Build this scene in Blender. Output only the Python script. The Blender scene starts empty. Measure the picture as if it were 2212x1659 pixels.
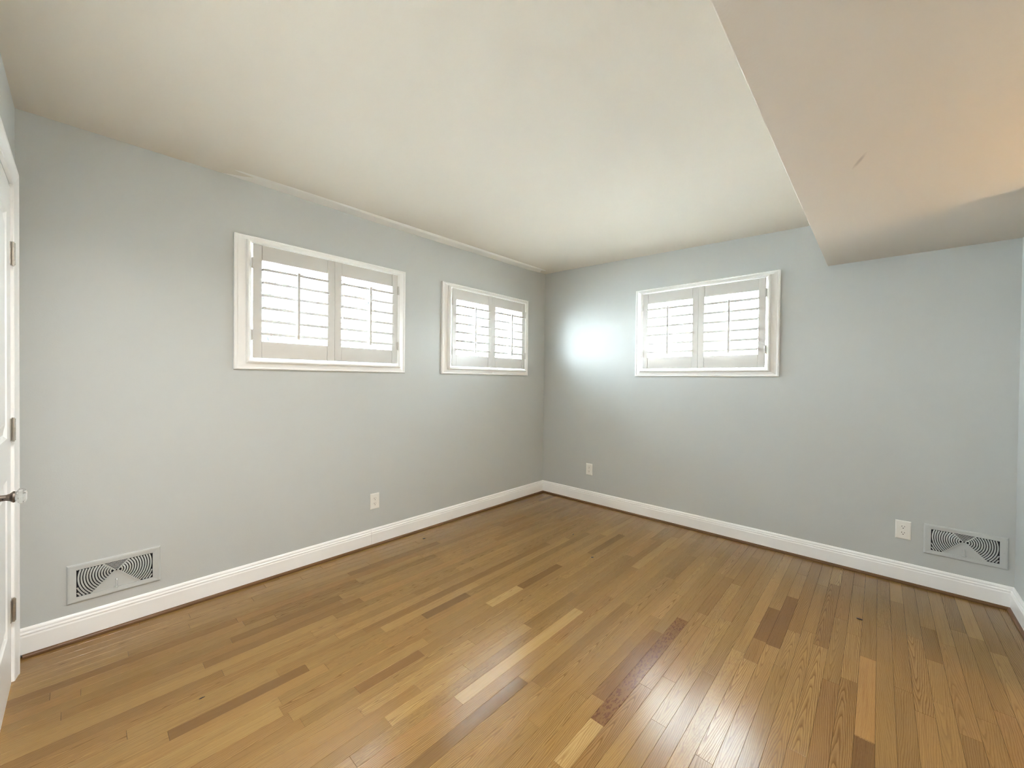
import bpy, bmesh, math, random
from mathutils import Vector, Matrix

S = bpy.context.scene
COL = S.collection
random.seed(7)

# ------------------------------------------------------------------ camera
W, L, H = 3.77, 3.3815, 2.44          # room: x -W..0, y -L..0
cam_d = bpy.data.cameras.new('camera')
cam = bpy.data.objects.new('camera', cam_d)
COL.objects.link(cam)
cam_d.sensor_fit = 'HORIZONTAL'
cam_d.sensor_width = 36.0
cam_d.lens = 859.335 / 2212 * 36.0
cam_d.clip_start = 0.01
cam_d.clip_end = 300
RT = Vector((.679030716, -.734026100, .0110892336))
UP = Vector((.000248789748, .0153357831, .999882369))
FW = Vector((.734109818, .678948083, -.010596086))
M = Matrix((RT, UP, -FW)).transposed().to_4x4()
M.translation = Vector((-3.56954858, -2.80799125, 1.26968396))
cam.matrix_world = M
S.camera = cam

# ------------------------------------------------------------------ exposure
vs = S.view_settings
S.display_settings.display_device = 'sRGB'
vs.view_transform = 'Standard'
vs.look = 'None'
vs.gamma = 1.0
vs.use_curve_mapping = False
vs.exposure = 2.77
cy = S.cycles
cy.max_bounces = 16
cy.diffuse_bounces = 10
cy.glossy_bounces = 5
cy.transparent_max_bounces = 16
cy.use_denoising = True
cy.filter_width = 1.0

# ------------------------------------------------------------------ sky and sun
wd = bpy.data.worlds.new('sky')
S.world = wd
wd.use_nodes = True
nt = wd.node_tree
bg = nt.nodes['Background']
tc = nt.nodes.new('ShaderNodeTexCoord')
sep = nt.nodes.new('ShaderNodeSeparateXYZ')
ramp = nt.nodes.new('ShaderNodeValToRGB')
nt.links.new(tc.outputs['Generated'], sep.inputs[0])
nt.links.new(sep.outputs['Z'], ramp.inputs['Fac'])
ramp.color_ramp.elements[0].color = (.90, .955, 1.03, 1)
ramp.color_ramp.elements[1].position = .75
ramp.color_ramp.elements[1].color = (.62, .80, 1.0, 1)
nt.links.new(ramp.outputs[0], bg.inputs['Color'])
SKY = 9.8
bg.inputs['Strength'].default_value = SKY

sun_d = bpy.data.lights.new('sun', 'SUN')
sun_d.energy = 66.0
sun_d.angle = math.radians(.6)
sun_d.color = (1.0, .99, 1.0)
sun = bpy.data.objects.new('sun', sun_d)
COL.objects.link(sun)
sun.location = (8, -6, 10)
# light travels from outside the back wall, from the right, steeply down
sun.rotation_euler = Vector((-.50, .34, -.95)).to_track_quat('-Z', 'Y').to_euler()


# daylight portals: they only tell the renderer where the windows are
def portal(loc, sx, sy, d):
    pd = bpy.data.lights.new('window_portal', 'AREA')
    pd.shape = 'RECTANGLE'
    pd.size, pd.size_y = sx, sy
    pd.cycles.is_portal = True
    po = bpy.data.objects.new('window_portal', pd)
    COL.objects.link(po)
    po.location = loc
    po.rotation_euler = Vector(d).to_track_quat('-Z', 'Z').to_euler()


portal((-2.388, .17, 1.72), 1.1, .8, (0, -1, 0))
portal((-.877, .17, 1.72), 1.1, .8, (0, -1, 0))
portal((.17, -1.676, 1.72), 1.1, .8, (-1, 0, 0))


# ------------------------------------------------------------------ materials
def mat(name, color, rough=.5, spec=.5, metal=0.0, bump=None, var=None, coat=0):
    m = bpy.data.materials.new(name)
    m.use_nodes = True
    n = m.node_tree.nodes
    l = m.node_tree.links
    b = n['Principled BSDF']
    b.inputs['Base Color'].default_value = (*color, 1)
    b.inputs['Roughness'].default_value = rough
    b.inputs['Specular IOR Level'].default_value = spec
    b.inputs['Metallic'].default_value = metal
    b.inputs['Coat Weight'].default_value = coat
    co = n.new('ShaderNodeTexCoord')
    if var:
        sc, amt = var
        nz = n.new('ShaderNodeTexNoise')
        nz.inputs['Scale'].default_value = sc
        nz.inputs['Detail'].default_value = 3
        l.new(co.outputs['Object'], nz.inputs['Vector'])
        mx = n.new('ShaderNodeMix')
        mx.data_type = 'RGBA'
        mx.inputs[6].default_value = (*[c * (1 - amt) for c in color], 1)
        mx.inputs[7].default_value = (*[min(1, c * (1 + amt)) for c in color], 1)
        l.new(nz.outputs['Fac'], mx.inputs[0])
        l.new(mx.outputs[2], b.inputs['Base Color'])
    if bump:
        sc, st, dist = bump
        nz = n.new('ShaderNodeTexNoise')
        nz.inputs['Scale'].default_value = sc
        nz.inputs['Detail'].default_value = 2
        l.new(co.outputs['Object'], nz.inputs['Vector'])
        bp = n.new('ShaderNodeBump')
        bp.inputs['Strength'].default_value = st
        bp.inputs['Distance'].default_value = dist
        l.new(nz.outputs['Fac'], bp.inputs['Height'])
        l.new(bp.outputs[0], b.inputs['Normal'])
    return m


M_WALL = mat('wall_paint', (.55, .566, .553), .42, .4, bump=(160, .12, .002), var=(2.2, .012))
M_CEIL = mat('ceiling_paint', (.735, .685, .60), .75, .3, bump=(140, .12, .002), var=(1.6, .012))
M_CEIL_LIT = mat('ceiling_paint_lit', (.83, .81, .765), .35, .5, bump=(60, .05, .001))  # ceiling paint lightened, the ridge's lit look is put into its colour
M_TRIM = mat('trim_paint', (.93, .922, .905), .28, .5, bump=(40, .05, .001))
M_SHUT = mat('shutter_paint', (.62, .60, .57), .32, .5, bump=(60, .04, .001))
M_VINYL = mat('vinyl_sash', (.82, .83, .84), .35, .5, bump=(60, .03, .001))
M_OUTLET = mat('outlet_plastic', (.84, .82, .77), .3, .5, bump=(80, .03, .0005))
M_DARK = mat('dark_void', (.022, .022, .026), .7, .2, bump=(60, .05, .001))
M_SLOT = mat('slot_dark', (.06, .05, .045), .6, .3, bump=(60, .05, .001))
M_VENT = mat('vent_paint', (.55, .566, .553), .38, .5, bump=(120, .06, .001))
M_HINGE = mat('satin_nickel', (.46, .43, .38), .38, .5, .9, bump=(90, .1, .0005))
M_PEWTER = mat('aged_pewter', (.17, .14, .115), .36, .5, .85, bump=(70, .2, .0008), var=(60, .3))
M_SHOE = mat('shoe_wood', (.15, .072, .026), .4, .4, bump=(50, .08, .001), var=(9, .28))
M_DEBRIS = mat('dark_debris', (.018, .010, .006), .6, .3, bump=(300, .4, .001))
M_BARK = mat('bark', (.028, .026, .024), .9, .1, bump=(30, .5, .01), var=(8, .3))
M_BOUNCE = mat('terrain', (.30, .325, .335), .95, .1, bump=(40, .5, .02), var=(1.4, .35))  # pale bluish ground colour, set to bounce cool light onto the ceiling
M_LEAF = mat('yellow_leaf', (.10, .11, .008), .7, .2, bump=(30, .3, .01), var=(5, .3))
M_SIDING = mat('siding', (.10, .105, .11), .7, .2, bump=(12, .1, .01), var=(2, .05))
M_ROOF = mat('roofing', (.03, .03, .032), .9, .1, bump=(30, .3, .01), var=(4, .2))


def mat_glass(name):
    m = bpy.data.materials.new(name)
    m.use_nodes = True
    n, l = m.node_tree.nodes, m.node_tree.links
    n.remove(n['Principled BSDF'])
    t = n.new('ShaderNodeBsdfTransparent')
    t.inputs[0].default_value = (.93, .96, .95, 1)
    g = n.new('ShaderNodeBsdfGlossy')
    g.inputs['Roughness'].default_value = .02
    lw = n.new('ShaderNodeLayerWeight')
    lw.inputs['Blend'].default_value = .5
    pw = n.new('ShaderNodeMath')
    pw.operation = 'POWER'
    pw.inputs[1].default_value = 5
    l.new(lw.outputs['Facing'], pw.inputs[0])
    f = n.new('ShaderNodeMath')
    f.operation = 'MULTIPLY_ADD'
    f.inputs[1].default_value = .8
    f.inputs[2].default_value = .03
    l.new(pw.outputs[0], f.inputs[0])
    mx = n.new('ShaderNodeMixShader')
    l.new(f.outputs[0], mx.inputs[0])
    l.new(t.outputs[0], mx.inputs[1])
    l.new(g.outputs[0], mx.inputs[2])
    l.new(mx.outputs[0], n['Material Output'].inputs[0])
    return m


M_GLASS = mat_glass('window_glass')
M_CRYSTAL = mat('crystal', (.95, .97, .96), .03, .6, bump=(20, .02, .001))
M_CRYSTAL.node_tree.nodes['Principled BSDF'].inputs['Transmission Weight'].default_value = .85
M_CRYSTAL.node_tree.nodes['Principled BSDF'].inputs['IOR'].default_value = 1.5


def mat_emit(name, color, s):
    m = bpy.data.materials.new(name)
    m.use_nodes = True
    b = m.node_tree.nodes['Principled BSDF']
    b.inputs['Base Color'].default_value = (.9, .85, .75, 1)
    b.inputs['Emission Color'].default_value = (*color, 1)
    b.inputs['Emission Strength'].default_value = s
    return m


LAMP = 12.5
FILL = 40.0  # strength of the added fill downlight
M_LAMP = mat_emit('lit_lamp_glass', (1.0, .68, .36), LAMP)


def mat_soffit():
    m = mat('soffit_paint', (.66, .605, .535), .7, .3, bump=(140, .12, .002), var=(1.6, .012))
    n, l = m.node_tree.nodes, m.node_tree.links
    b = n['Principled BSDF']
    src = b.inputs['Base Color'].links[0].from_socket
    co = n.new('ShaderNodeNewGeometry')
    # a scuff on the paint about 9 cm long
    mp = n.new('ShaderNodeMapping')
    mp.vector_type = 'TEXTURE'
    mp.inputs['Location'].default_value = (-1.612, -2.739, 2.0953)
    mp.inputs['Rotation'].default_value = (0, 0, math.radians(20))
    mp.inputs['Scale'].default_value = (.066, .0085, 1)
    l.new(co.outputs['Position'], mp.inputs['Vector'])
    nz = n.new('ShaderNodeTexNoise')
    nz.inputs['Scale'].default_value = 2.5
    l.new(mp.outputs[0], nz.inputs['Vector'])
    ad = n.new('ShaderNodeVectorMath')
    ad.operation = 'MULTIPLY_ADD'
    l.new(nz.outputs['Color'], ad.inputs[0])
    ad.inputs[1].default_value = (.7, .7, 0)
    l.new(mp.outputs[0], ad.inputs[2])
    ln = n.new('ShaderNodeVectorMath')
    ln.operation = 'LENGTH'
    sb = n.new('ShaderNodeVectorMath')
    sb.operation = 'SUBTRACT'
    sb.inputs[1].default_value = (.35, .35, 0)
    l.new(ad.outputs[0], sb.inputs[0])
    l.new(sb.outputs[0], ln.inputs[0])
    mr = n.new('ShaderNodeMapRange')
    mr.inputs['From Min'].default_value = .3
    mr.inputs['From Max'].default_value = 1.0
    mr.inputs['To Min'].default_value = .38
    mr.inputs['To Max'].default_value = 0
    l.new(ln.outputs['Value'], mr.inputs['Value'])
    mx = n.new('ShaderNodeMix')
    mx.data_type = 'RGBA'
    mx.inputs[7].default_value = (.22, .18, .17, 1)
    l.new(mr.outputs[0], mx.inputs[0])
    l.new(src, mx.inputs[6])
    l.new(mx.outputs[2], b.inputs['Base Color'])
    return m


M_SOFFIT = mat_soffit()


def mat_floor():
    m = bpy.data.materials.new('oak_strip_floor')
    m.use_nodes = True
    n, l = m.node_tree.nodes, m.node_tree.links
    b = n['Principled BSDF']

    def math_(op, a=None, c=None, d=None):
        x = n.new('ShaderNodeMath')
        x.operation = op
        for i, v in enumerate((a, c, d)):
            if v is None:
                continue
            if isinstance(v, (int, float)):
                x.inputs[i].default_value = v
            else:
                l.new(v, x.inputs[i])
        return x.outputs[0]

    uvn = n.new('ShaderNodeUVMap')
    uvn.uv_map = 'plank_uv'
    sp = n.new('ShaderNodeSeparateXYZ')
    l.new(uvn.outputs[0], sp.inputs[0])
    u, v = sp.outputs[0], sp.outputs[1]
    at = n.new('ShaderNodeAttribute')
    at.attribute_name = 'plank'
    sa = n.new('ShaderNodeSeparateXYZ')
    l.new(at.outputs['Vector'], sa.inputs[0])
    tone, cen, seed = sa.outputs
    at2 = n.new('ShaderNodeAttribute')
    at2.attribute_name = 'plank_b'
    sb = n.new('ShaderNodeSeparateXYZ')
    l.new(at2.outputs['Vector'], sb.inputs[0])
    hue, con, fleck = sb.outputs

    def noise(su, sv, detail=2, rough=.5):
        cb = n.new('ShaderNodeCombineXYZ')
        l.new(math_('MULTIPLY', u, su), cb.inputs[0])
        l.new(math_('MULTIPLY', v, sv), cb.inputs[1])
        l.new(seed, cb.inputs[2])
        z = n.new('ShaderNodeTexNoise')
        z.inputs['Scale'].default_value = 1
        z.inputs['Detail'].default_value = detail
        z.inputs['Roughness'].default_value = rough
        l.new(cb.outputs[0], z.inputs['Vector'])
        return z.outputs['Fac']

    warp = math_('SUBTRACT', noise(3.0, 22, 3), .5)
    warp2 = math_('SUBTRACT', noise(9.0, 60, 3), .5)
    dv = math_('SUBTRACT', v, cen)
    r = math_('SQRT', math_('ADD', math_('MULTIPLY', dv, dv), .00004))
    val = math_('ADD', r, math_('MULTIPLY', u, .055))
    val = math_('ADD', val, math_('MULTIPLY', warp, .022))
    val = math_('ADD', val, math_('MULTIPLY', warp2, .005))
    ph = math_('FRACT', math_('MULTIPLY', val, 165))
    # early-wood line: sharp on one side, fading on the other
    line = math_('POWER', math_('SUBTRACT', 1.0, ph), 2.2)
    line = math_('MULTIPLY', line, math_('SMOOTH_MIN', math_('MULTIPLY', ph, 9), 1.0, .2))
    pores = noise(35, 1100, 2, .7)
    lowf = noise(1.3, 9, 2)
    fle = noise(60, 170, 1)

    # base tone
    rp = n.new('ShaderNodeValToRGB')
    cr = rp.color_ramp
    cr.elements[0].position = 0
    cr.elements[0].color = (.125, .066, .020, 1)
    cr.elements[1].position = 1
    cr.elements[1].color = (.47, .315, .135, 1)
    for pos, c in ((.25, (.19, .104, .031)), (.5, (.28, .165, .050)), (.75, (.365, .226, .077))):
        e = cr.elements.new(pos)
        e.color = (*c, 1)
    t2 = math_('ADD', tone, math_('MULTIPLY', math_('SUBTRACT', lowf, .5), .22))
    l.new(t2, rp.inputs[0])
    hs = n.new('ShaderNodeMix')
    hs.data_type = 'RGBA'
    hs.blend_type = 'MULTIPLY'
    l.new(hue, hs.inputs[0])
    l.new(rp.outputs[0], hs.inputs[6])
    hs.inputs[7].default_value = (1.0, .84, .78, 1)

    def darken(col, fac, mul):
        x = n.new('ShaderNodeMix')
        x.data_type = 'RGBA'
        x.blend_type = 'MULTIPLY'
        l.new(fac, x.inputs[0])
        l.new(col, x.inputs[6])
        x.inputs[7].default_value = (*mul, 1)
        return x.outputs[2]

    c1 = darken(hs.outputs[2], math_('MULTIPLY', line, con), (.50, .40, .30))
    pm = n.new('ShaderNodeMapRange')
    pm.inputs['From Min'].default_value = .56
    pm.inputs['From Max'].default_value = .8
    pm.inputs['To Max'].default_value = .75
    l.new(pores, pm.inputs['Value'])
    c2 = darken(c1, pm.outputs[0], (.70, .62, .54))
    streak = noise(3.2, 150, 3, .6)
    sm = n.new('ShaderNodeMapRange')
    sm.inputs['From Min'].default_value = .50
    sm.inputs['From Max'].default_value = .72
    sm.inputs['To Max'].default_value = .55
    l.new(streak, sm.inputs['Value'])
    c2 = darken(c2, sm.outputs[0], (.72, .64, .55))
    fm = n.new('ShaderNodeMapRange')
    fm.inputs['From Min'].default_value = .5
    fm.inputs['From Max'].default_value = .62
    l.new(fle, fm.inputs['Value'])
    c3 = darken(c2, math_('MULTIPLY', fm.outputs[0], fleck), (.58, .48, .47))
    l.new(c3, b.inputs['Base Color'])
    b.inputs['Roughness'].default_value = .30
    rr = math_('ADD', math_('MULTIPLY', line, .08), .19)
    l.new(rr, b.inputs['Roughness'])
    b.inputs['Specular IOR Level'].default_value = .5
    bp = n.new('ShaderNodeBump')
    bp.inputs['Strength'].default_value = .25
    bp.inputs['Distance'].default_value = .0004
    hgt = math_('SUBTRACT', 1.0, math_('ADD', math_('MULTIPLY', line, con), math_('MULTIPLY', pores, .3)))
    l.new(hgt, bp.inputs['Height'])
    l.new(bp.outputs[0], b.inputs['Normal'])
    return m


M_FLOOR = mat_floor()


# ------------------------------------------------------------------ mesh helpers
def link(name, bm, m, parent=None, loc=(0, 0, 0), smooth=False, bevel=None, normals=True):
    if normals:
        bmesh.ops.recalc_face_normals(bm, faces=bm.faces[:])
    me = bpy.data.meshes.new(name)
    bm.to_mesh(me)
    bm.free()
    me.materials.append(m)
    if smooth:
        for p in me.polygons:
            p.use_smooth = True
    o = bpy.data.objects.new(name, me)
    COL.objects.link(o)
    o.location = loc
    if parent:
        o.parent = parent
    if bevel:
        md = o.modifiers.new('bevel', 'BEVEL')
        md.width = bevel
        md.segments = 2
        md.limit_method = 'ANGLE'
        md.angle_limit = math.radians(40)
    return o


def box(bm, x0, y0, z0, x1, y1, z1):
    vs_ = [bm.verts.new((x, y, z)) for z in (z0, z1) for y in (y0, y1) for x in (x0, x1)]
    for f in ((0, 2, 3, 1), (4, 5, 7, 6), (0, 1, 5, 4), (2, 6, 7, 3), (0, 4, 6, 2), (1, 3, 7, 5)):
        bm.faces.new([vs_[i] for i in f])


def new():
    return bmesh.new()


def sweep(bm, path, section, closed=False):
    """path: list of (origin, xdir, ydir); section: list of (a, b) offsets; closes the section loop"""
    rings = []
    for o, xd, yd in path:
        o, xd, yd = Vector(o), Vector(xd), Vector(yd)
        rings.append([bm.verts.new(o + xd * a + yd * b) for a, b in section])
    k = len(section)
    n_ = len(rings)
    for i in range(n_ if closed else n_ - 1):
        A, B = rings[i], rings[(i + 1) % n_]
        for j in range(k):
            bm.faces.new((A[j], A[(j + 1) % k], B[(j + 1) % k], B[j]))
    if not closed:
        bm.faces.new(rings[0])
        bm.faces.new(rings[-1][::-1])


def tube(bm, pts, rads, seg=8, cap=True):
    rings = []
    for i, p in enumerate(pts):
        p = Vector(p)
        d = (Vector(pts[min(i + 1, len(pts) - 1)]) - Vector(pts[max(i - 1, 0)])).normalized()
        a = d.cross(Vector((0, 0, 1)))
        if a.length < .05:
            a = d.cross(Vector((1, 0, 0)))
        a.normalize()
        c = d.cross(a)
        rings.append([bm.verts.new(p + (a * math.cos(2 * math.pi * k / seg) + c * math.sin(2 * math.pi * k / seg)) * rads[i])
                      for k in range(seg)])
    for A, B in zip(rings, rings[1:]):
        for k in range(seg):
            bm.faces.new((A[k], A[(k + 1) % seg], B[(k + 1) % seg], B[k]))
    if cap:
        bm.faces.new(rings[0][::-1])
        bm.faces.new(rings[-1])


def empty(name, loc, rz=0):
    o = bpy.data.objects.new(name, None)
    o.empty_display_size = .1
    COL.objects.link(o)
    o.location = loc
    o.rotation_euler = (0, 0, rz)
    return o


def tag(o, label, cat, group=None):
    o['label'] = label
    o['category'] = cat
    if group:
        o['group'] = group
    return o


def struct(o, label=None, cat=None):
    o['kind'] = 'structure'
    if label:
        o['label'] = label
    if cat:
        o['category'] = cat
    return o


def copy_tree(o, parent=None):
    c = o.copy()
    COL.objects.link(c)
    if parent:
        c.parent = parent
    for ch in list(o.children):
        copy_tree(ch, c)
    return c


# ------------------------------------------------------------------ room shell
HALL = .80                                 # depth of the small hall behind the right wall
ZT = 2.56                                  # walls run up past the ceiling
WT = .20                                   # wall thickness
WZ0, WZ1 = 1.352, 2.092                    # rough window opening
WIN_L = [(-2.388, .512), (-.877, .512)]    # centres and half widths on the left wall
WIN_B = [(-1.676, .512)]


def wall_panel(bm, a0, a1, z0, z1, holes, conv, t0, t1):
    """solid wall between a0..a1 along its length; conv(a, t, z) -> xyz; holes (a0,a1,z0,z1)"""
    xs = sorted({a0, a1, *[h[0] for h in holes], *[h[1] for h in holes]})
    zs = sorted({z0, z1, *[h[2] for h in holes], *[h[3] for h in holes]})

    def inside(i, j):
        if not (0 <= i < len(xs) - 1 and 0 <= j < len(zs) - 1):
            return False
        cx, cz = (xs[i] + xs[i + 1]) / 2, (zs[j] + zs[j + 1]) / 2
        return not any(h[0] < cx < h[1] and h[2] < cz < h[3] for h in holes)

    V = {}

    def v(i, j, t):
        if (i, j, t) not in V:
            V[(i, j, t)] = bm.verts.new(conv(xs[i], t, zs[j]))
        return V[(i, j, t)]

    for i in range(len(xs) - 1):
        for j in range(len(zs) - 1):
            if not inside(i, j):
                continue
            for t in (t0, t1):
                bm.faces.new((v(i, j, t), v(i + 1, j, t), v(i + 1, j + 1, t), v(i, j + 1, t)))
            for di, dj, e in ((-1, 0, ((i, j), (i, j + 1))), (1, 0, ((i + 1, j), (i + 1, j + 1))),
                              (0, -1, ((i, j), (i + 1, j))), (0, 1, ((i, j + 1), (i + 1, j + 1)))):
                if not inside(i + di, j + dj):
                    (p, q), (r, s) = e
                    bm.faces.new((v(p, q, t0), v(r, s, t0), v(r, s, t1), v(p, q, t1)))


bm = new()
wall_panel(bm, -W - WT, WT, -.05, ZT, [(c - h, c + h, WZ0, WZ1) for c, h in WIN_L], lambda a, t, z: (a, t, z), 0, WT)
struct(link('wall_left', bm, M_WALL), 'pale grey-green wall with two shuttered windows and a low vent', 'wall')
bm = new()
wall_panel(bm, -L, 0, -.05, ZT, [(c - h, c + h, WZ0, WZ1) for c, h in WIN_B], lambda a, t, z: (t, a, z), 0, WT)
struct(link('wall_back', bm, M_WALL), 'pale grey-green end wall with a single shuttered window', 'wall')
DY0, DY1, DZ = -1.005, -.200, 2.045         # door opening on the near wall
bm = new()
wall_panel(bm, -L - HALL - .12, 0, -.05, ZT, [(DY0, DY1, -.05, DZ)], lambda a, t, z: (t, a, z), -W, -W - WT)
struct(link('wall_front', bm, M_WALL), 'grey-green wall holding the white door at far left', 'wall')
HX0, HX1 = -2.05, -1.00                     # full height opening in the right wall, out of frame
bm = new()
wall_panel(bm, -W, WT, -.05, ZT, [(HX0, HX1, -.05, 2.0953)], lambda a, t, z: (a, t, z), -L, -L - .12)
struct(link('wall_right', bm, M_WALL), 'pale wall sliver at the right edge of the room', 'wall')
# small hall behind the opening
bm = new()
wall_panel(bm, -2.9, -.4, -.05, ZT, [], lambda a, t, z: (a, t, z), -L - HALL, -L - HALL - .12)
struct(link('wall_hall', bm, M_WALL))
bm = new()
box(bm, -.5, -L - HALL, -.05, -.4, -L - .12, ZT)
box(bm, -2.9, -L - HALL, -.05, -2.8, -L - .12, ZT)
struct(link('wall_hall_sides', bm, M_WALL))

# ceiling: an old slightly sagging surface, high in the far corner
bm = new()


def zc(x, y):
    k = min(1, -y / 2.6)
    z0 = 2.4726 + (-x / W) * (2.44 - 2.4726)
    z1 = 2.400 + (-x / W) * .012
    return z0 + (z1 - z0) * k


NX, NY = 12, 10
g = [[bm.verts.new((-W - .1 + (W + .2) * i / NX, .1 - (L + .2) * j / NY,
                    zc(-W - .1 + (W + .2) * i / NX, min(0, .1 - (L + .2) * j / NY)))) for j in range(NY + 1)] for i in range(NX + 1)]
gt = [[bm.verts.new((v_.co.x, v_.co.y, 2.62)) for v_ in row] for row in g]
for i in range(NX):
    for j in range(NY):
        bm.faces.new((g[i][j], g[i + 1][j], g[i + 1][j + 1], g[i][j + 1]))
        bm.faces.new((gt[i][j], gt[i][j + 1], gt[i + 1][j + 1], gt[i + 1][j]))
for i in range(NX):
    bm.faces.new((g[i][0], gt[i][0], gt[i + 1][0], g[i + 1][0]))
    bm.faces.new((g[i][NY], g[i + 1][NY], gt[i + 1][NY], gt[i][NY]))
for j in range(NY):
    bm.faces.new((g[0][j], g[0][j + 1], gt[0][j + 1], gt[0][j]))
    bm.faces.new((g[NX][j], gt[NX][j], gt[NX][j + 1], g[NX][j + 1]))
struct(link('ceiling', bm, M_CEIL, smooth=False), 'off-white painted ceiling', 'ceiling')

# plaster bulge where ceiling meets the left wall, fading toward the door
bm = new()
path = []
for i in range(25):
    x = -3.20 + (3.20 - .06) * i / 24
    k = min(1, max(0, (x + 3.20) / 1.2)) ** 1.3 * min(1, (-.06 - x) / .35 + .05)
    path.append(((x, 0, zc(x, 0)), (0, -1, 0), (0, 0, -max(.004, k))))
sweep(bm, path, [(-.02, -.1), (-.02, .013), (.0, .013), (.045, .0105), (.078, .0105), (.090, .0165), (.099, .0190), (.108, .0165), (.117, .006), (.122, -.03), (.13, -.1)])
struct(link('trim_1', bm, M_CEIL_LIT, smooth=False), 'rounded plaster ridge along the ceiling edge over the left wall', 'trim')

# soffit
bm = new()
box(bm, -W - .05, -L - HALL - .05, 2.0953, .03, -2.5249, 2.6)
struct(link('ceiling_soffit', bm, M_SOFFIT, bevel=.003), 'lower boxed-in ceiling section with a scuff mark', 'ceiling')


# baseboards and shoe moulding
BB = [(0, .016), (.015, .016), (.0155, .092), (.0135, .098), (.0135, .101), (.0150, .104), (.0140, .108), (.0095, .112), (.0095, .1155),
      (.0105, .1185), (.0085, .124), (.004, .1295), (0, .1305)]
SH = [(.0, .0), (.0285, 0), (.0285, .006), (.0270, .0105), (.0235, .0145), (.019, .0165), (.0, .0172)]


def run(name, p0, p1, nrm, section, m, mitre0=0, mitre1=0, label=None, cat='trim', gaps=()):
    """moulding along p0 -> p1; nrm points into the room; mitre shortens by the offset"""
    d = (Vector(p1) - Vector(p0)).normalized()
    nv = Vector(nrm)
    bm = new()
    A = [bm.verts.new(Vector(p0) + nv * a + d * a * mitre0 + Vector((0, 0, b))) for a, b in section]
    segs = [A]
    ln = (Vector(p1) - Vector(p0)).length
    rings = [A]
    for gp in gaps:
        for off, dep in ((-.0012, 0), (-.0004, .002), (.0004, .002), (.0012, 0)):
            rings.append([bm.verts.new(Vector(p0) + d * (gp + off) + nv * max(0, a - (dep if a > 0 else 0)) + Vector((0, 0, b))) for a, b in section])
    rings.append([bm.verts.new(Vector(p1) + nv * a - d * a * mitre1 + Vector((0, 0, b))) for a, b in section])
    k = len(section)
    for P, Q in zip(rings, rings[1:]):
        for j in range(k):
            bm.faces.new((P[j], P[(j + 1) % k], Q[(j + 1) % k], Q[j]))
    bm.faces.new(rings[0])
    bm.faces.new(rings[-1][::-1])
    return struct(link(name, bm, m), label, cat)


run('baseboard_left', (-W, 0, 0), (0, 0, 0), (0, -1, 0), BB, M_TRIM, 0, 1, 'white moulded baseboard along the left wall', 'baseboard', gaps=(W - 2.09,))
run('baseboard_back', (0, 0, 0), (0, -L, 0), (-1, 0, 0), BB, M_TRIM, 1, 1, 'white moulded baseboard under the single window', 'baseboard')
run('baseboard_right', (0, -L, 0), (HX1, -L, 0), (0, 1, 0), BB, M_TRIM, 1, 0, 'white baseboard returning at the right edge', 'baseboard')
run('trim_2', (-W + .02, 0, 0), (0, 0, 0), (0, -1, 0), SH, M_SHOE, 0, 1, 'brown wood shoe moulding below the left baseboard')
run('trim_3', (0, 0, 0), (0, -L, 0), (-1, 0, 0), SH, M_SHOE, 1, 1, 'brown wood shoe moulding below the back baseboard')
run('trim_4', (0, -L, 0), (HX1, -L, 0), (0, 1, 0), SH, M_SHOE, 1, 0, 'brown wood shoe moulding at the right wall')
run('baseboard_front', (-W, -L, 0), (-W, DY0 - .07, 0), (1, 0, 0), BB, M_TRIM, 0, 0)

# ------------------------------------------------------------------ strip floor
PW = .0563
Y0 = -2.871
SPECIAL = [  # x0, x1, y, tone, hue, contrast, fleck, centre
    (-3.362, -2.900, -.984, 0.22, .35, .25, 0, .12),
    (-2.330, -2.020, -1.052, 0.19, .2, .25, .1, .12),
    (-1.747, -1.341, -1.219, 0.22, .35, .35, .1, .05),
    (-2.012, -1.749, -1.219, 0.80, 0, .7, 0, .01),
    (-2.270, -1.392, -2.066, 0.26, .95, .25, .9, .15),
    (-1.300, -.930, -2.413, 0.28, .45, .3, .1, .1),
    (-1.310, -.715, -2.456, 0.24, .5, .3, .1, .1),
    (-2.300, -1.675, -2.800, 0.18, .3, .3, .1, .1),
    (-1.670, -1.100, -2.800, 0.66, .55, .25, 0, .14),
    (-2.810, -2.500, -1.292, 0.32, .6, .3, 0, .1),
    (-2.880, -2.300, -1.690, 0.24, .05, .4, 0, .1),
    (-2.500, -2.180, -2.066, 0.85, 0, .8, 0, .012),
    (-2.560, -1.700, -1.612, 0.78, 0, .25, 0, .13),  # window sheen put into this board as a lighter tone
    (-2.850, -2.290, -1.393, 0.70, 0, 1.0, 0, .004),
    (-2.800, -2.420, -1.468, 0.72, 0, .9, 0, -.004),
    (-1.900, -1.150, -2.628, 0.62, .05, 1.25, 0, .002),
    (-1.450, -1.100, -2.505, 0.60, .05, 1.0, 0, -.006),
    (-2.150, -1.500, -2.400, 0.74, .15, 1.1, 0, .02),
]
rows = {}
for sp_ in SPECIAL:
    rows.setdefault(round((sp_[2] - Y0) / PW - .5), []).append(sp_)
bm = new()
uvl = bm.loops.layers.uv.new('plank_uv')
ca = bm.loops.layers.float_vector.new('plank')
cb_ = bm.loops.layers.float_vector.new('plank_b')
rnd = random.Random(21)
XL, XR = -W - .1, .012
kmin = int(math.floor((-L - HALL - Y0) / PW))
kmax = int(math.ceil((0 - Y0) / PW))


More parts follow.
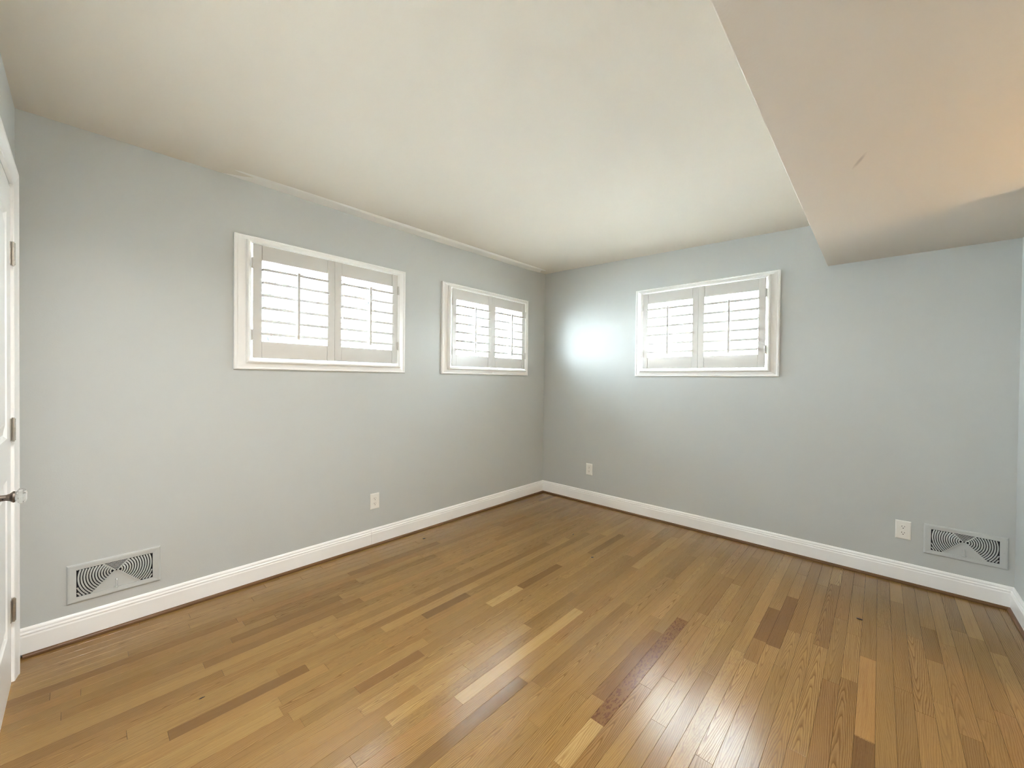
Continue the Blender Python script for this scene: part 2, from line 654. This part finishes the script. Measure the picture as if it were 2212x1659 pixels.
def plank(x0, x1, y0, y1, sp_):
    gx = .0003
    tone = min(.80, max(.30, rnd.gauss(.53, .058)))
    if rnd.random() < .035:
        tone = rnd.uniform(.32, .40)
    hue = max(0, rnd.gauss(.12, .16))
    con = rnd.choice((.5, .6, .75, 1.0, 1.15))
    fl = .22 if rnd.random() < .08 else 0
    cen = rnd.choice((rnd.uniform(-.02, .02), rnd.uniform(.03, .2), rnd.uniform(-.2, -.03)))
    seed = rnd.uniform(0, 300)
    if sp_:
        tone, hue, con, fl, cen = sp_[3:8]
    dz = rnd.uniform(-.00012, .00012)
    e = .0007
    uo = rnd.uniform(0, 40)
    fl_ = rnd.choice((-1, 1))
    top = [(x0 + gx + e, y0 + e), (x1 - gx - e, y0 + e), (x1 - gx - e, y1 - e), (x0 + gx + e, y1 - e)]
    bot = [(x0 + gx, y0 + .0002), (x1 - gx, y0 + .0002), (x1 - gx, y1 - .0002), (x0 + gx, y1 - .0002)]
    tv = [bm.verts.new((a, b, dz)) for a, b in top]
    mv = [bm.verts.new((a, b, dz - .0007)) for a, b in bot]
    dv_ = [bm.verts.new((a, b, -.004)) for a, b in bot]
    fs = [bm.faces.new(tv)]
    for A, B in ((mv, tv), (dv_, mv)):
        for i in range(4):
            fs.append(bm.faces.new((A[i], A[(i + 1) % 4], B[(i + 1) % 4], B[i])))
    yc = (y0 + y1) / 2
    for f in fs:
        for lp in f.loops:
            c = lp.vert.co
            lp[uvl].uv = (fl_ * (c.x - x0) + uo, c.y - yc)
            lp[ca] = (tone, cen, seed)
            lp[cb_] = (hue, con, fl)


for k in range(kmin, kmax):
    y0, y1 = Y0 + k * PW, Y0 + (k + 1) * PW
    if y1 > .01:
        y1 = .01
    x = XL - rnd.uniform(0, .8)
    sps = sorted(rows.get(k, []))
    while x < XR:
        nx = x + rnd.choice((rnd.uniform(.3, .75), rnd.uniform(.6, 1.5)))
        if sps and nx > sps[0][0] - .12:
            sp_ = sps.pop(0)
            if sp_[0] - x > .001:
                plank(max(x, XL), sp_[0], y0, y1, None) if sp_[0] > XL else None
            plank(sp_[0], sp_[1], y0, y1, sp_)
            x = sp_[1]
            continue
        if XR - nx < .1:
            nx = XR
        if nx > XL:
            plank(max(x, XL), min(nx, XR), y0, y1, None)
        x = nx
floor = struct(link('floor', bm, M_FLOOR), 'honey oak strip floor', 'floor')
bm = new()
box(bm, -W - .2, -L - HALL - .1, -.06, .1, .1, -.003)
struct(link('floor_base', bm, M_DARK))


# ------------------------------------------------------------------ windows
def ring(bm, hw, z0, z1, section, ws=1, wb=1, wt=1):
    """mitred rectangular frame, section (inset from outer edge, out into the room); ws, wb, wt scale side, bottom and top widths"""
    path = []
    for sx, z, dx, dz in ((-1, z0, ws, wb), (1, z0, -ws, wb), (1, z1, -ws, -wt), (-1, z1, ws, -wt)):
        path.append(((sx * hw, 0, z), (dx, 0, dz), (0, -1, 0)))
    sweep(bm, path, section, closed=True)


CZ0, CZ1, CH = 1.3150, 2.1195, .574


def make_window(n, loc, rz, label):
    root = empty('window_%d' % n, loc, rz)
    struct(root, label, 'window')
    bm = new()   # flat outer casing with a bead on its outer edge
    ring(bm, CH, CZ0, CZ1, [(0, 0), (0, .014), (.002, .0185), (.006, .0205), (.010, .0185), (.0115, .0155), (.0135, .0155), (.020, .0185),
                            (.030, .0215), (.036, .0215), (.036, .0)], 1.62, 1.12, .9)
    link('casing', bm, M_TRIM, root)
    bm = new()   # proud inner shutter frame, sloped toward the panels
    ring(bm, CH - .0575, CZ0 + .0395, CZ1 - .0315, [(0, 0), (0, .036), (.08, .043), (.25, .0485), (.50, .0490), (.62, .0465), (1, .033), (1, -.012),
                                                   (.5, -.012)], .0252, .0235, .0160)
    link('shutter_frame', bm, M_TRIM, root)
    bm = new()   # reveal lining through the wall
    ring(bm, .512, WZ0, WZ1, [(0, -.013), (.012, -.013), (.012, -.105), (0, -.105)])
    link('jamb', bm, M_TRIM, root)
    bm = new()   # outer sash frame
    ring(bm, .500, WZ0 + .012, WZ1 - .012, [(0, -.100), (0, -.180), (.045, -.180), (.045, -.160), (.030, -.155), (.030, -.100)])
    sash = link('sash_frame', bm, M_VINYL, root)
    for s, yy in ((-1, .118), (1, .148)):
        bm = new()
        x0, x1 = (-.47, .02) if s < 0 else (-.02, .47)
        z0, z1 = WZ0 + .042, WZ1 - .042
        cx, hw = (x0 + x1) / 2, (x1 - x0) / 2
        path = []
        for sx, z, dx, dz in ((-1, z0, 1, 1), (1, z0, -1, 1), (1, z1, -1, -1), (-1, z1, 1, -1)):
            path.append(((cx + sx * hw, yy, z), (dx, 0, dz), (0, -1, 0)))
        sweep(bm, path, [(0, 0), (0, .024), (.028, .024), (.032, .018), (.032, 0)], closed=True)
        so = link('sash', bm, M_VINYL, root)
        bm = new()
        box(bm, x0 + .03, yy - .014, z0 + .03, x1 - .03, yy - .010, z1 - .03)
        link('pane', bm, M_GLASS, so)
    return root


PZ0, PZ1 = 1.385, 2.069
PHW = .243


def make_shutter(tilt, hinge_side):
    """one hinged panel, local origin at its bottom centre, front at y = -.014"""
    root = empty('plantation_shutter', (0, 0, 0))
    h = PZ1 - PZ0
    f0, f1 = -.014, .014
    for s in (-1, 1):
        bm = new()
        a, b = sorted((s * PHW, s * (PHW - .047)))
        box(bm, a, f0, 0, b, f1, h)
        link('stile', bm, M_SHUT, root, bevel=.002)
    iw = PHW - .0476
    bm = new()
    box(bm, -iw, f0 + .002, h - .092, iw, f1 - .002, h)
    link('top_rail', bm, M_SHUT, root, bevel=.003)
    bm = new()
    box(bm, -iw, f0 + .002, 0, iw, f1 - .002, .102)
    link('bottom_rail', bm, M_SHUT, root, bevel=.003)
    # louvres: 89 mm elliptical blades
    z_l = [1.535 - PZ0 + .0773 * i for i in range(6)]
    sec = []
    TH, HWL = .0078, .0445                    # half thickness, half width; blade tapers a little toward a blunt rounded nose
    for sgn in (1, -1):
        for f_, t_ in ((-.80, 1.0), (-.4, 1.02), (0, 1.05), (.4, 1.02), (.80, 1.0), (.97, 1.0), (.995, .86), (1.0, .60)):
            sec.append((sgn * f_ * HWL, sgn * t_ * TH))
    ca_, sa_ = math.cos(tilt), math.sin(tilt)
    proto = None
    for z in z_l:
        if proto is None:
            bm = new()
            sweep(bm, [((-iw + .001, 0, 0), (0, ca_, sa_), (0, -sa_, ca_)), ((iw - .001, 0, 0), (0, ca_, sa_), (0, -sa_, ca_))], sec)
            proto = link('louver', bm, M_SHUT, root, (0, 0, z))
            md = proto.modifiers.new('bevel', 'BEVEL')
            md.width = .0003
            md.limit_method = 'ANGLE'
        else:
            c = proto.copy()
            COL.objects.link(c)
            c.parent = root
            c.location = (0, 0, z)
    bm = new()
    yr = -.0445 * ca_ - .0085
    zt_ = -.0445 * sa_
    box(bm, -.0075, yr - .005, z_l[0] - .022 + zt_, .0075, yr + .006, z_l[-1] + .014 + zt_)
    link('tilt_rod', bm, M_SHUT, root, bevel=.002)
    for zz in (.105, .535):
        bm = new()
        x = hinge_side * (PHW + .001)
        tube(bm, [(x, f0 - .005, zz), (x, f0 - .005, zz + .064)], [.0045, .0045], 10)
        a, b = sorted((x, x - hinge_side * .006))
        box(bm, a, f0 - .003, zz, b, f0 + .002, zz + .064)
        a, b = sorted((x, x + hinge_side * .009))
        box(bm, a, f0 - .004, zz, b, f0 + .000, zz + .064)
        link('hinge', bm, M_SHUT, root, bevel=.0006)
    return root


sh = {}
PANEL_Y = -.032
wins = [
    ((-2.388, 0, 0), 0, 'wide shuttered window nearest the door on the left wall'),
    ((-.877, 0, 0), 0, 'shuttered window on the left wall beside the room corner'),
    ((0, -1.676, 0), -math.pi / 2, 'shuttered window on the back wall'),
]
LAB = ['left shutter panel of the window nearest the white door', 'right shutter panel of the window nearest the white door',
       'left shutter panel of the left-wall window beside the corner', 'right shutter panel of the left-wall window beside the corner',
       'left shutter panel of the window on the back wall', 'right shutter panel of back-wall window, louvers glowing in sunlight']
protos = {}
for i, (loc, rz, lab) in enumerate(wins):
    make_window(i + 1, loc, rz, lab)
    for j, s in enumerate((-1, 1)):
        tilt = math.radians(15.0) if (i == 2 and s == 1) else math.radians(5.5)
        key = (round(tilt, 3), s)
        if key not in protos:
            o = protos[key] = make_shutter(tilt, s)
        else:
            o = copy_tree(protos[key])
        lx, ly = s * .2433, PANEL_Y
        c_, s_ = math.cos(rz), math.sin(rz)
        o.location = (loc[0] + lx * c_ - ly * s_, loc[1] + lx * s_ + ly * c_, PZ0)
        o.rotation_euler = (0, 0, rz)
        tag(o, LAB[2 * i + j], 'shutter', 'white window shutters')


# ------------------------------------------------------------------ outlets
def make_outlet():
    root = empty('electrical_outlet', (0, 0, 0))
    bm = new()
    a, b = .0362, .0585
    sec = [(0, 0), (0, .0025), (.0016, .0045), (.006, .0060), (.012, .0060)]
    path = []
    for sx, z, dx, dz in ((-1, -b, 1, 1), (1, -b, -1, 1), (1, b, -1, -1), (-1, b, 1, -1)):
        path.append([bm.verts.new((sx * a + dx * p, -q, z + dz * p)) for p, q in sec])
    for i in range(4):
        A, B = path[i], path[(i + 1) % 4]
        for k in range(len(sec) - 1):
            bm.faces.new((A[k], A[k + 1], B[k + 1], B[k]))
    bm.faces.new([p[-1] for p in path])
    bm.faces.new([p[0] for p in path][::-1])
    link('cover_plate', bm, M_OUTLET, root)
    for zc_ in (.0195, -.0195):
        bm = new()
        pts = []
        for k in range(32):
            t = 2 * math.pi * k / 32
            pts.append((.0172 * math.cos(t), max(-.0135, min(.0135, .0172 * math.sin(t)))))
        sweep(bm, [((0, -.0055, zc_), (1, 0, 0), (0, 0, 1)), ((0, -.0072, zc_), (1, 0, 0), (0, 0, 1))], pts)
        r = link('receptacle', bm, M_OUTLET, root)
        for dx, hh in ((-.0063, .0042), (.0063, .0034)):
            bm = new()
            box(bm, dx - .0011, -.0075, zc_ + .0035 - hh, dx + .0011, -.0068, zc_ + .0035 + hh)
            link('contact_slot', bm, M_SLOT, r)
        bm = new()
        tube(bm, [(0, -.0068, zc_ - .0078), (0, -.0075, zc_ - .0078)], [.0026, .0026], 12)
        link('ground_hole', bm, M_SLOT, r)
    bm = new()
    tube(bm, [(0, -.0058, 0), (0, -.0070, 0)], [.0032, .0026], 12)
    link('screw', bm, M_OUTLET, root)
    return root


o1 = make_outlet()
o1.location = (-2.058, 0, .337)
tag(o1, 'white electrical outlet on the left wall, under the gap between its windows', 'electrical outlet', 'wall outlets')
o2 = copy_tree(o1)
o2.location = (0, -.611, .352)
o2.rotation_euler = (0, 0, -math.pi / 2)
tag(o2, 'small white electrical outlet on the back wall near the room corner', 'electrical outlet', 'wall outlets')
o3 = copy_tree(o1)
o3.location = (0, -2.931, .338)
o3.rotation_euler = (0, 0, -math.pi / 2)
tag(o3, 'white electrical outlet on the back wall right beside the vent', 'electrical outlet', 'wall outlets')


# ------------------------------------------------------------------ vents
def make_vent():
    w, h = .335, .184
    root = empty('wall_vent', (0, 0, 0))
    ox0, ox1 = -w * .405, w * .405          # grille opening
    oz0, oz1 = -h * .355, h * .35
    cz = h * .11                            # fan centre
    bm = new()                              # face plate with rolled edge
    sec = [(0, 0), (.0, .004), (.004, .0085), (.009, .0095), (.030, .0075)]
    hw, hh = w / 2, h / 2
    rings = []
    for sx, sz in ((-1, -1), (1, -1), (1, 1), (-1, 1)):
        R_ = [bm.verts.new((sx * (hw - p), -q, sz * (hh - p))) for p, q in sec[:-1]]
        R_.append(bm.verts.new((ox0 if sx < 0 else ox1, -.0075, oz0 if sz < 0 else oz1)))
        R_.append(bm.verts.new((ox0 if sx < 0 else ox1, -.0020, oz0 if sz < 0 else oz1)))
        rings.append(R_)
    for i in range(4):
        A, B = rings[i], rings[(i + 1) % 4]
        for k in range(len(A) - 1):
            bm.faces.new((A[k], A[k + 1], B[k + 1], B[k]))
    link('face_plate', bm, M_VENT, root)
    bm = new()
    box(bm, ox0 - .004, -.0022, oz0 - .004, ox1 + .004, -.0006, oz1 + .004)
    link('dark_backing', bm, M_DARK, root)  # dark sheet stands in for the shade inside the duct
    # curved fins in the two side fans, clipped to the opening
    ang_u, ang_d = math.radians(41), math.radians(43)

    def arc_fins(sgn):
        bm = new()
        cx = sgn * .007
        r = .0115
        while r < .160:
            rin, rout = r, r + .0062
            N = 60
            prev = None
            for k in range(N + 1):
                t = -math.pi / 2 + ang_d + (math.pi - ang_d - ang_u) * k / N
                P = []
                ok = True
                for rr in (rin, rout):
                    x, z = cx + sgn * rr * math.cos(t), cz + rr * math.sin(t)
                    if not (ox0 - .0005 <= x <= ox1 + .0005 and oz0 - .0005 <= z <= oz1 + .0005):
                        ok = False
                    P.append((x, z))
                if ok:
                    cur = [bm.verts.new((P[0][0], -.0076, P[0][1])), bm.verts.new((P[1][0], -.0052, P[1][1])),
                           bm.verts.new((P[1][0], -.0022, P[1][1])), bm.verts.new((P[0][0], -.0022, P[0][1]))]
                    if prev:
                        for j in range(4):
                            bm.faces.new((prev[j], prev[(j + 1) % 4], cur[(j + 1) % 4], cur[j]))
                        cnt += 1
                    else:
                        bm.faces.new(cur)
                        cnt = 1
                    prev = cur
                else:
                    if prev and cnt > 1:
                        bm.faces.new(prev[::-1])
                    prev = None
            if prev and cnt > 1:
                bm.faces.new(prev[::-1])
            r += .0098
        link('curved_fins', bm, M_VENT, root)

    arc_fins(-1)
    arc_fins(1)
    # straight ribs between the fans
    bm = new()
    for s in (-1, 1):
        for zz, an in ((oz1, ang_u), (oz0, ang_d)):
            z0 = cz
            x0 = s * .004
            x1 = s * (.007 + abs(zz - cz) * math.tan(an))
            d = Vector((x1 - x0, 0, zz - z0)).normalized()
            nn = Vector((d.z, 0, -d.x)) * .0022
            q = [Vector((x0, 0, z0)) - nn, Vector((x0, 0, z0)) + nn, Vector((x1, 0, zz)) + nn, Vector((x1, 0, zz)) - nn]
            A = [bm.verts.new((p.x, -.0082, p.z)) for p in q]
            B = [bm.verts.new((p.x, -.0022, p.z)) for p in q]
            bm.faces.new(A)
            for j in range(4):
                bm.faces.new((A[j], A[(j + 1) % 4], B[(j + 1) % 4], B[j]))
    link('rib', bm, M_VENT, root)
    # straight slats in the upper wedge
    bm = new()
    nsl = 6
    for k in range(nsl):
        z = cz + .004 + (oz1 - cz - .006) * k / (nsl - .3)
        hwid = .005 + (z - cz) * math.tan(ang_u)
        box(bm, -hwid, -.0070, z, hwid, -.0022, z + .0026)
    link('straight_slats', bm, M_VENT, root)
    # solid lower wedge
    bm = new()
    hb = .006 + (cz - oz0) * math.tan(ang_d)
    q = [(-.005, cz - .003), (.005, cz - .003), (hb, oz0), (-hb, oz0)]
    A = [bm.verts.new((x, -.0032, z)) for x, z in q]
    B = [bm.verts.new((x, -.0022, z)) for x, z in q]
    bm.faces.new(A)
    for j in range(4):
        bm.faces.new((A[j], A[(j + 1) % 4], B[(j + 1) % 4], B[j]))
    link('damper_panel', bm, M_VENT, root)
    bm = new()
    zl = oz0 + .004
    tube(bm, [(0, -.004, zl + .036), (0, -.016, zl + .034), (0, -.020, zl + .020), (0, -.020, zl + .004), (0, -.0225, zl - .001)],
         [.0036, .0034, .0030, .0034, .0045], 10)
    box(bm, -.009, -.0095, zl - .006, .009, -.0045, zl + .002)
    link('damper_lever', bm, M_VENT, root, smooth=False)
    for s in (-1, 1):
        bm = new()
        tube(bm, [(s * w * .46, -.0070, 0), (s * w * .46, -.0100, 0)], [.004, .003], 12)
        link('screw', bm, M_VENT, root)
    return root


v1 = make_vent()
v1.location = (-3.452, 0, .2725)
tag(v1, 'wall-coloured vent grille low on the left wall beside the door', 'wall vent', 'heating vents')
v2 = copy_tree(v1)
v2.location = (0, -3.190, .312)
v2.rotation_euler = (0, 0, -math.pi / 2)
tag(v2, 'wall-coloured vent grille low on the back wall at far right', 'wall vent', 'heating vents')

# ------------------------------------------------------------------ door
door = empty('door_1', (-W, 0, 0))
struct(door, 'white panelled door with glass knob at the far left edge', 'door')
bm = new()
# casing legs and head (section across: from opening edge outward; out: into room)
cs = [(0, -.002), (0, .010), (.003, .0125), (.010, .0135), (.040, .0185), (.048, .0215), (.060, .0215), (.064, .019), (.066, .014), (.066, -.002)]
y_in, y_far, z_in = DY1 + .002, DY0 - .002, DZ
path = [((0, y_in, 0), (0, 1, 0), (1, 0, 0)), ((0, y_in, z_in), (0, 1, 1), (1, 0, 0)), ((0, y_far, z_in), (0, -1, 1), (1, 0, 0)),
        ((0, y_far, 0), (0, -1, 0), (1, 0, 0))]
sweep(bm, path, cs)
link('door_casing', bm, M_TRIM, door)
bm = new()
jt = .018
box(bm, -WT, DY1 - jt, -.0, -.001, DY1, DZ)
box(bm, -WT, DY0, -.0, -.001, DY0 + jt, DZ)
box(bm, -WT, DY0, DZ - jt, -.001, DY1, DZ)
link('door_jamb', bm, M_TRIM, door)
dy0, dy1, dz0, dz1 = DY0 + jt + .003, DY1 - jt - .003, .006, DZ - jt - .003
bm = new()
# slab with two recessed, bevelled panels on the room face
sx = .004
pan = [(dy0 + .115, dy1 - .115, .24, .86), (dy0 + .115, dy1 - .115, 1.02, dz1 - .13)]
ys = sorted({dy0, dy1, pan[0][0], pan[0][1]})
zs = sorted({dz0, dz1, *[p[2] for p in pan], *[p[3] for p in pan]})
for i in range(len(ys) - 1):
    for j in range(len(zs) - 1):
        if any(p[0] <= ys[i] and ys[i + 1] <= p[1] and p[2] <= zs[j] and zs[j + 1] <= p[3] for p in pan):
            continue
        bm.faces.new([bm.verts.new((sx, a, b)) for a, b in ((ys[i], zs[j]), (ys[i + 1], zs[j]), (ys[i + 1], zs[j + 1]), (ys[i], zs[j + 1]))])
for p in pan:
    prof = [(0, sx), (.004, sx - .004), (.010, sx - .008), (.016, sx - .009), (.055, sx - .001), (.058, sx)]
    rg = []
    for ins, xx in prof:
        rg.append([bm.verts.new((xx, a, b)) for a, b in ((p[0] + ins, p[2] + ins), (p[1] - ins, p[2] + ins), (p[1] - ins, p[3] - ins), (p[0] + ins, p[3] - ins))])
    for A, B in zip(rg, rg[1:]):
        for k in range(4):
            bm.faces.new((A[k], A[(k + 1) % 4], B[(k + 1) % 4], B[k]))
    bm.faces.new(rg[-1])
bk = [bm.verts.new((sx - .035, a, b)) for a, b in ((dy0, dz0), (dy1, dz0), (dy1, dz1), (dy0, dz1))]
fr = [bm.verts.new((sx, a, b)) for a, b in ((dy0, dz0), (dy1, dz0), (dy1, dz1), (dy0, dz1))]
bm.faces.new(bk[::-1])
for k in range(4):
    bm.faces.new((fr[k], fr[(k + 1) % 4], bk[(k + 1) % 4], bk[k]))
bmesh.ops.remove_doubles(bm, verts=bm.verts[:], dist=1e-5)
link('door_panel', bm, M_TRIM, door)
yh = DY1 - jt - .0015
for zb in (1.713, 1.000, .262):
    bm = new()
    for k in range(5):
        a = zb + .0895 * k / 5
        tube(bm, [(.0105, yh, a + .0004), (.0105, yh, a + .0895 / 5 - .0004)], [.0068, .0068], 12)
    tube(bm, [(.0105, yh, zb - .004), (.0105, yh, zb + .0935)], [.0045, .0045], 10)
    box(bm, .0040, yh - .024, zb, .0062, yh - .003, zb + .0895)
    box(bm, -.0005, yh + .002, zb, .0042, yh + .0185, zb + .0895)
    link('hinge', bm, M_HINGE, door)
# glass knob on a pewter shank
ky, kz = -.72, .866
bm = new()
tube(bm, [(sx, ky, kz), (sx + .004, ky, kz), (sx + .007, ky, kz)], [.031, .031, .024], 28)
tube(bm, [(sx + .006, ky, kz), (sx + .012, ky, kz), (sx + .028, ky, kz), (sx + .036, ky, kz), (sx + .043, ky, kz), (sx + .047, ky, kz)],
     [.0125, .0098, .0095, .0125, .0185, .0180], 24)
kn = link('door_knob', bm, M_PEWTER, door, smooth=False)
bm = new()
tube(bm, [(sx + .0472, ky, kz), (sx + .050, ky, kz), (sx + .055, ky, kz), (sx + .064, ky, kz), (sx + .070, ky, kz), (sx + .0725, ky, kz)],
     [.013, .018, .0255, .0265, .0190, .012], 8)
link('crystal_grip', bm, M_CRYSTAL, kn)
bm = new()
tube(bm, [(sx + .022, ky - .0088, kz - .002), (sx + .022, ky - .0104, kz - .002)], [.0022, .0022], 10)
link('set_screw', bm, M_DARK, kn)

# ------------------------------------------------------------------ specks on the floor
def speck(x, y, ln, wd_, rz, label, name='dark_debris', h=.006):
    ln, wd_ = ln * 1.25, wd_ * 1.35
    bm = new()
    bmesh.ops.create_icosphere(bm, subdivisions=3, radius=1)
    rr = random.Random(int(abs(x * 1000)))
    ph = rr.uniform(0, 6)
    for v_ in bm.verts:
        c = v_.co
        k = 1 + .22 * math.sin(3 * c.x + ph) + .10 * math.sin(7 * c.y + ph)
        waist = 1 - .30 * math.exp(-((c.x - .15) / .2) ** 2)
        v_.co = (c.x * ln / 2, c.y * wd_ / 2 * k * waist, (c.z + .9) * h / 2 * (.8 + .2 * k))
    o = link(name, bm, M_DEBRIS, None, (x, y, .0001), smooth=True)
    o.rotation_euler = (0, 0, rz)
    tag(o, label, 'debris', 'dark specks on the floor')


speck(-1.727, -.172, .017, .010, -.4, 'dark brown speck on floor nearest the left baseboard')
speck(-1.083, -1.312, .017, .007, -.75, 'dark elongated speck on the middle of the oak floor')
speck(-.822, -.972, .008, .007, 0, 'tiny round dark speck on floor toward the room corner')
speck(-.727, -2.747, .022, .009, -1.6, 'dark speck on the floor planks nearest the back-wall vent')
speck(-3.248, -.863, .016, .004, .05, 'thin dark sliver on the floor at lower left near door', h=.0025)

# ------------------------------------------------------------------ hall lamp beyond the right wall
lamp = empty('wall_sconce', (-1.40, -L - HALL, 1.50))
tag(lamp, 'warm lit globe sconce on the hall wall beyond the right opening', 'lamp')
bm = new()
tube(bm, [(0, 0, 0), (0, .012, 0), (0, .018, 0)], [.055, .055, .04], 24)
link('back_plate', bm, M_HINGE, lamp)
bm = new()
tube(bm, [(0, .015, 0), (0, .06, -.01), (0, .10, .01), (0, .10, .03)], [.009, .009, .009, .016], 12)
link('arm', bm, M_HINGE, lamp)
bm = new()
bmesh.ops.create_uvsphere(bm, u_segments=28, v_segments=16, radius=.09)
link('glass_globe', bm, M_LAMP, lamp, (0, .10, .115), smooth=True)

# ------------------------------------------------------------------ unseen fill downlight added above the picture's top edge
cl = empty('fill_downlight', (-3.42, -1.95, zc(-3.42, -1.95)))
tag(cl, 'added round fill downlight on the ceiling near the door, above the picture', 'lamp')
bm = new()
sec_ = [(.150, .012), (.150, -.062), (.146, -.066), (.140, -.062), (.138, -.006), (.120, .012)]
N_ = 48
rg_ = [[bm.verts.new((r_ * math.cos(2 * math.pi * k / N_), r_ * math.sin(2 * math.pi * k / N_), z_)) for r_, z_ in sec_] for k in range(N_)]
for k in range(N_):
    A, B = rg_[k], rg_[(k + 1) % N_]
    for j in range(len(sec_) - 1):
        bm.faces.new((A[j], A[j + 1], B[j + 1], B[j]))
link('housing', bm, M_DARK, cl)
bm = new()
tube(bm, [(0, 0, -.004), (0, 0, -.010)], [.137, .137], 48)
link('lens', bm, mat_emit('fill_lens', (1.0, .975, .96), FILL), cl)

# ------------------------------------------------------------------ outdoors
bm = new()
NG = 16
gv = [[bm.verts.new((-35 + 70 * i / NG, -35 + 70 * j / NG, .15)) for j in range(NG + 1)] for i in range(NG + 1)]
for i in range(NG):
    for j in range(NG):
        x, y = -35 + 70 * (i + .5) / NG, -35 + 70 * (j + .5) / NG
        bm.faces.new((gv[i][j], gv[i + 1][j], gv[i + 1][j + 1], gv[i][j + 1]))
geom = [f for f in bm.faces if -7 < f.calc_center_median().x < .3 and -7 < f.calc_center_median().y < .3]
bmesh.ops.delete(bm, geom=geom, context='FACES')
struct(link('ground', bm, M_BOUNCE), 'lawn outside the windows, tinted to bounce cool light in', 'ground')


def tree(x, y, h, seed, label):
    rr = random.Random(seed)
    bm = new()

    def branch(p, d, ln, r, depth):
        n_ = 5
        pts, rad = [p.copy()], [r]
        for i in range(n_):
            d = (d + Vector((rr.uniform(-.16, .16), rr.uniform(-.16, .16), rr.uniform(-.04, .10)))).normalized()
            p = p + d * ln / n_
            pts.append(p.copy())
            rad.append(r * (1 - .5 * (i + 1) / n_))
        tube(bm, pts, rad, 7 if depth < 2 else 5)
        if depth >= 4:
            return
        for i in range(rr.choice((3, 4)) if depth else 7):
            k = rr.randint(1, n_) if depth else rr.randint(1, n_)
            ax = Vector((rr.uniform(-1, 1), rr.uniform(-1, 1), rr.uniform(-.1, .55))).normalized()
            branch(pts[k], (d * .5 + ax).normalized(), ln * rr.uniform(.42, .62), rad[k] * .6, depth + 1)

    branch(Vector((0, 0, 0)), Vector((0, 0, 1)), h, h * .022, 0)
    o = link('bare_tree', bm, M_BARK, None, (x, y, .1), normals=False)
    tag(o, label, 'tree', 'bare trees outside')


tree(-1.2, 5.0, 4.2, 3, 'bare branching tree outside, seen through the window nearest the door')
tree(3.2, 9.5, 6.0, 11, 'bare tree farther out, seen through right half of the door-side window')
tree(5.6, 4.6, 4.2, 5, 'bare tree outside the left-wall window beside the corner')
tree(8.2, -1.0, 4.6, 23, 'bare tree outside the back-wall window')


def shrub(x, y, r, seed, label):
    rr = random.Random(seed)
    bm = new()
    for i in range(420):
        a = Vector((rr.gauss(0, 1), rr.gauss(0, 1), rr.gauss(0, 1))).normalized() * r * rr.uniform(.55, 1)
        a.z = abs(a.z) * 1.1
        u_ = Vector((rr.gauss(0, 1), rr.gauss(0, 1), rr.gauss(0, 1))).normalized()
        w_ = u_.cross(Vector((rr.gauss(0, 1), rr.gauss(0, 1), rr.gauss(0, 1)))).normalized()
        s_ = r * .11
        q = [a - u_ * s_, a + w_ * s_ * .45, a + u_ * s_, a - w_ * s_ * .45]
        bm.faces.new([bm.verts.new(p_) for p_ in q])
    for i in range(14):
        d = Vector((rr.uniform(-.7, .7), rr.uniform(-.7, .7), 1)).normalized()
        tube(bm, [(0, 0, 0), d * r * .5, d * r * .95], [.02, .013, .006], 5)
    o = link('garden_shrub', bm, M_LEAF, None, (x, y, .14), normals=False)
    tag(o, label, 'shrub', 'yellow-green shrubs outside')


shrub(3.0, 2.6, 1.05, 4, 'yellow-green shrub low in the left-wall window beside the corner')
shrub(4.6, .35, 1.0, 9, 'yellow-green shrub low in left half of the back-wall window')
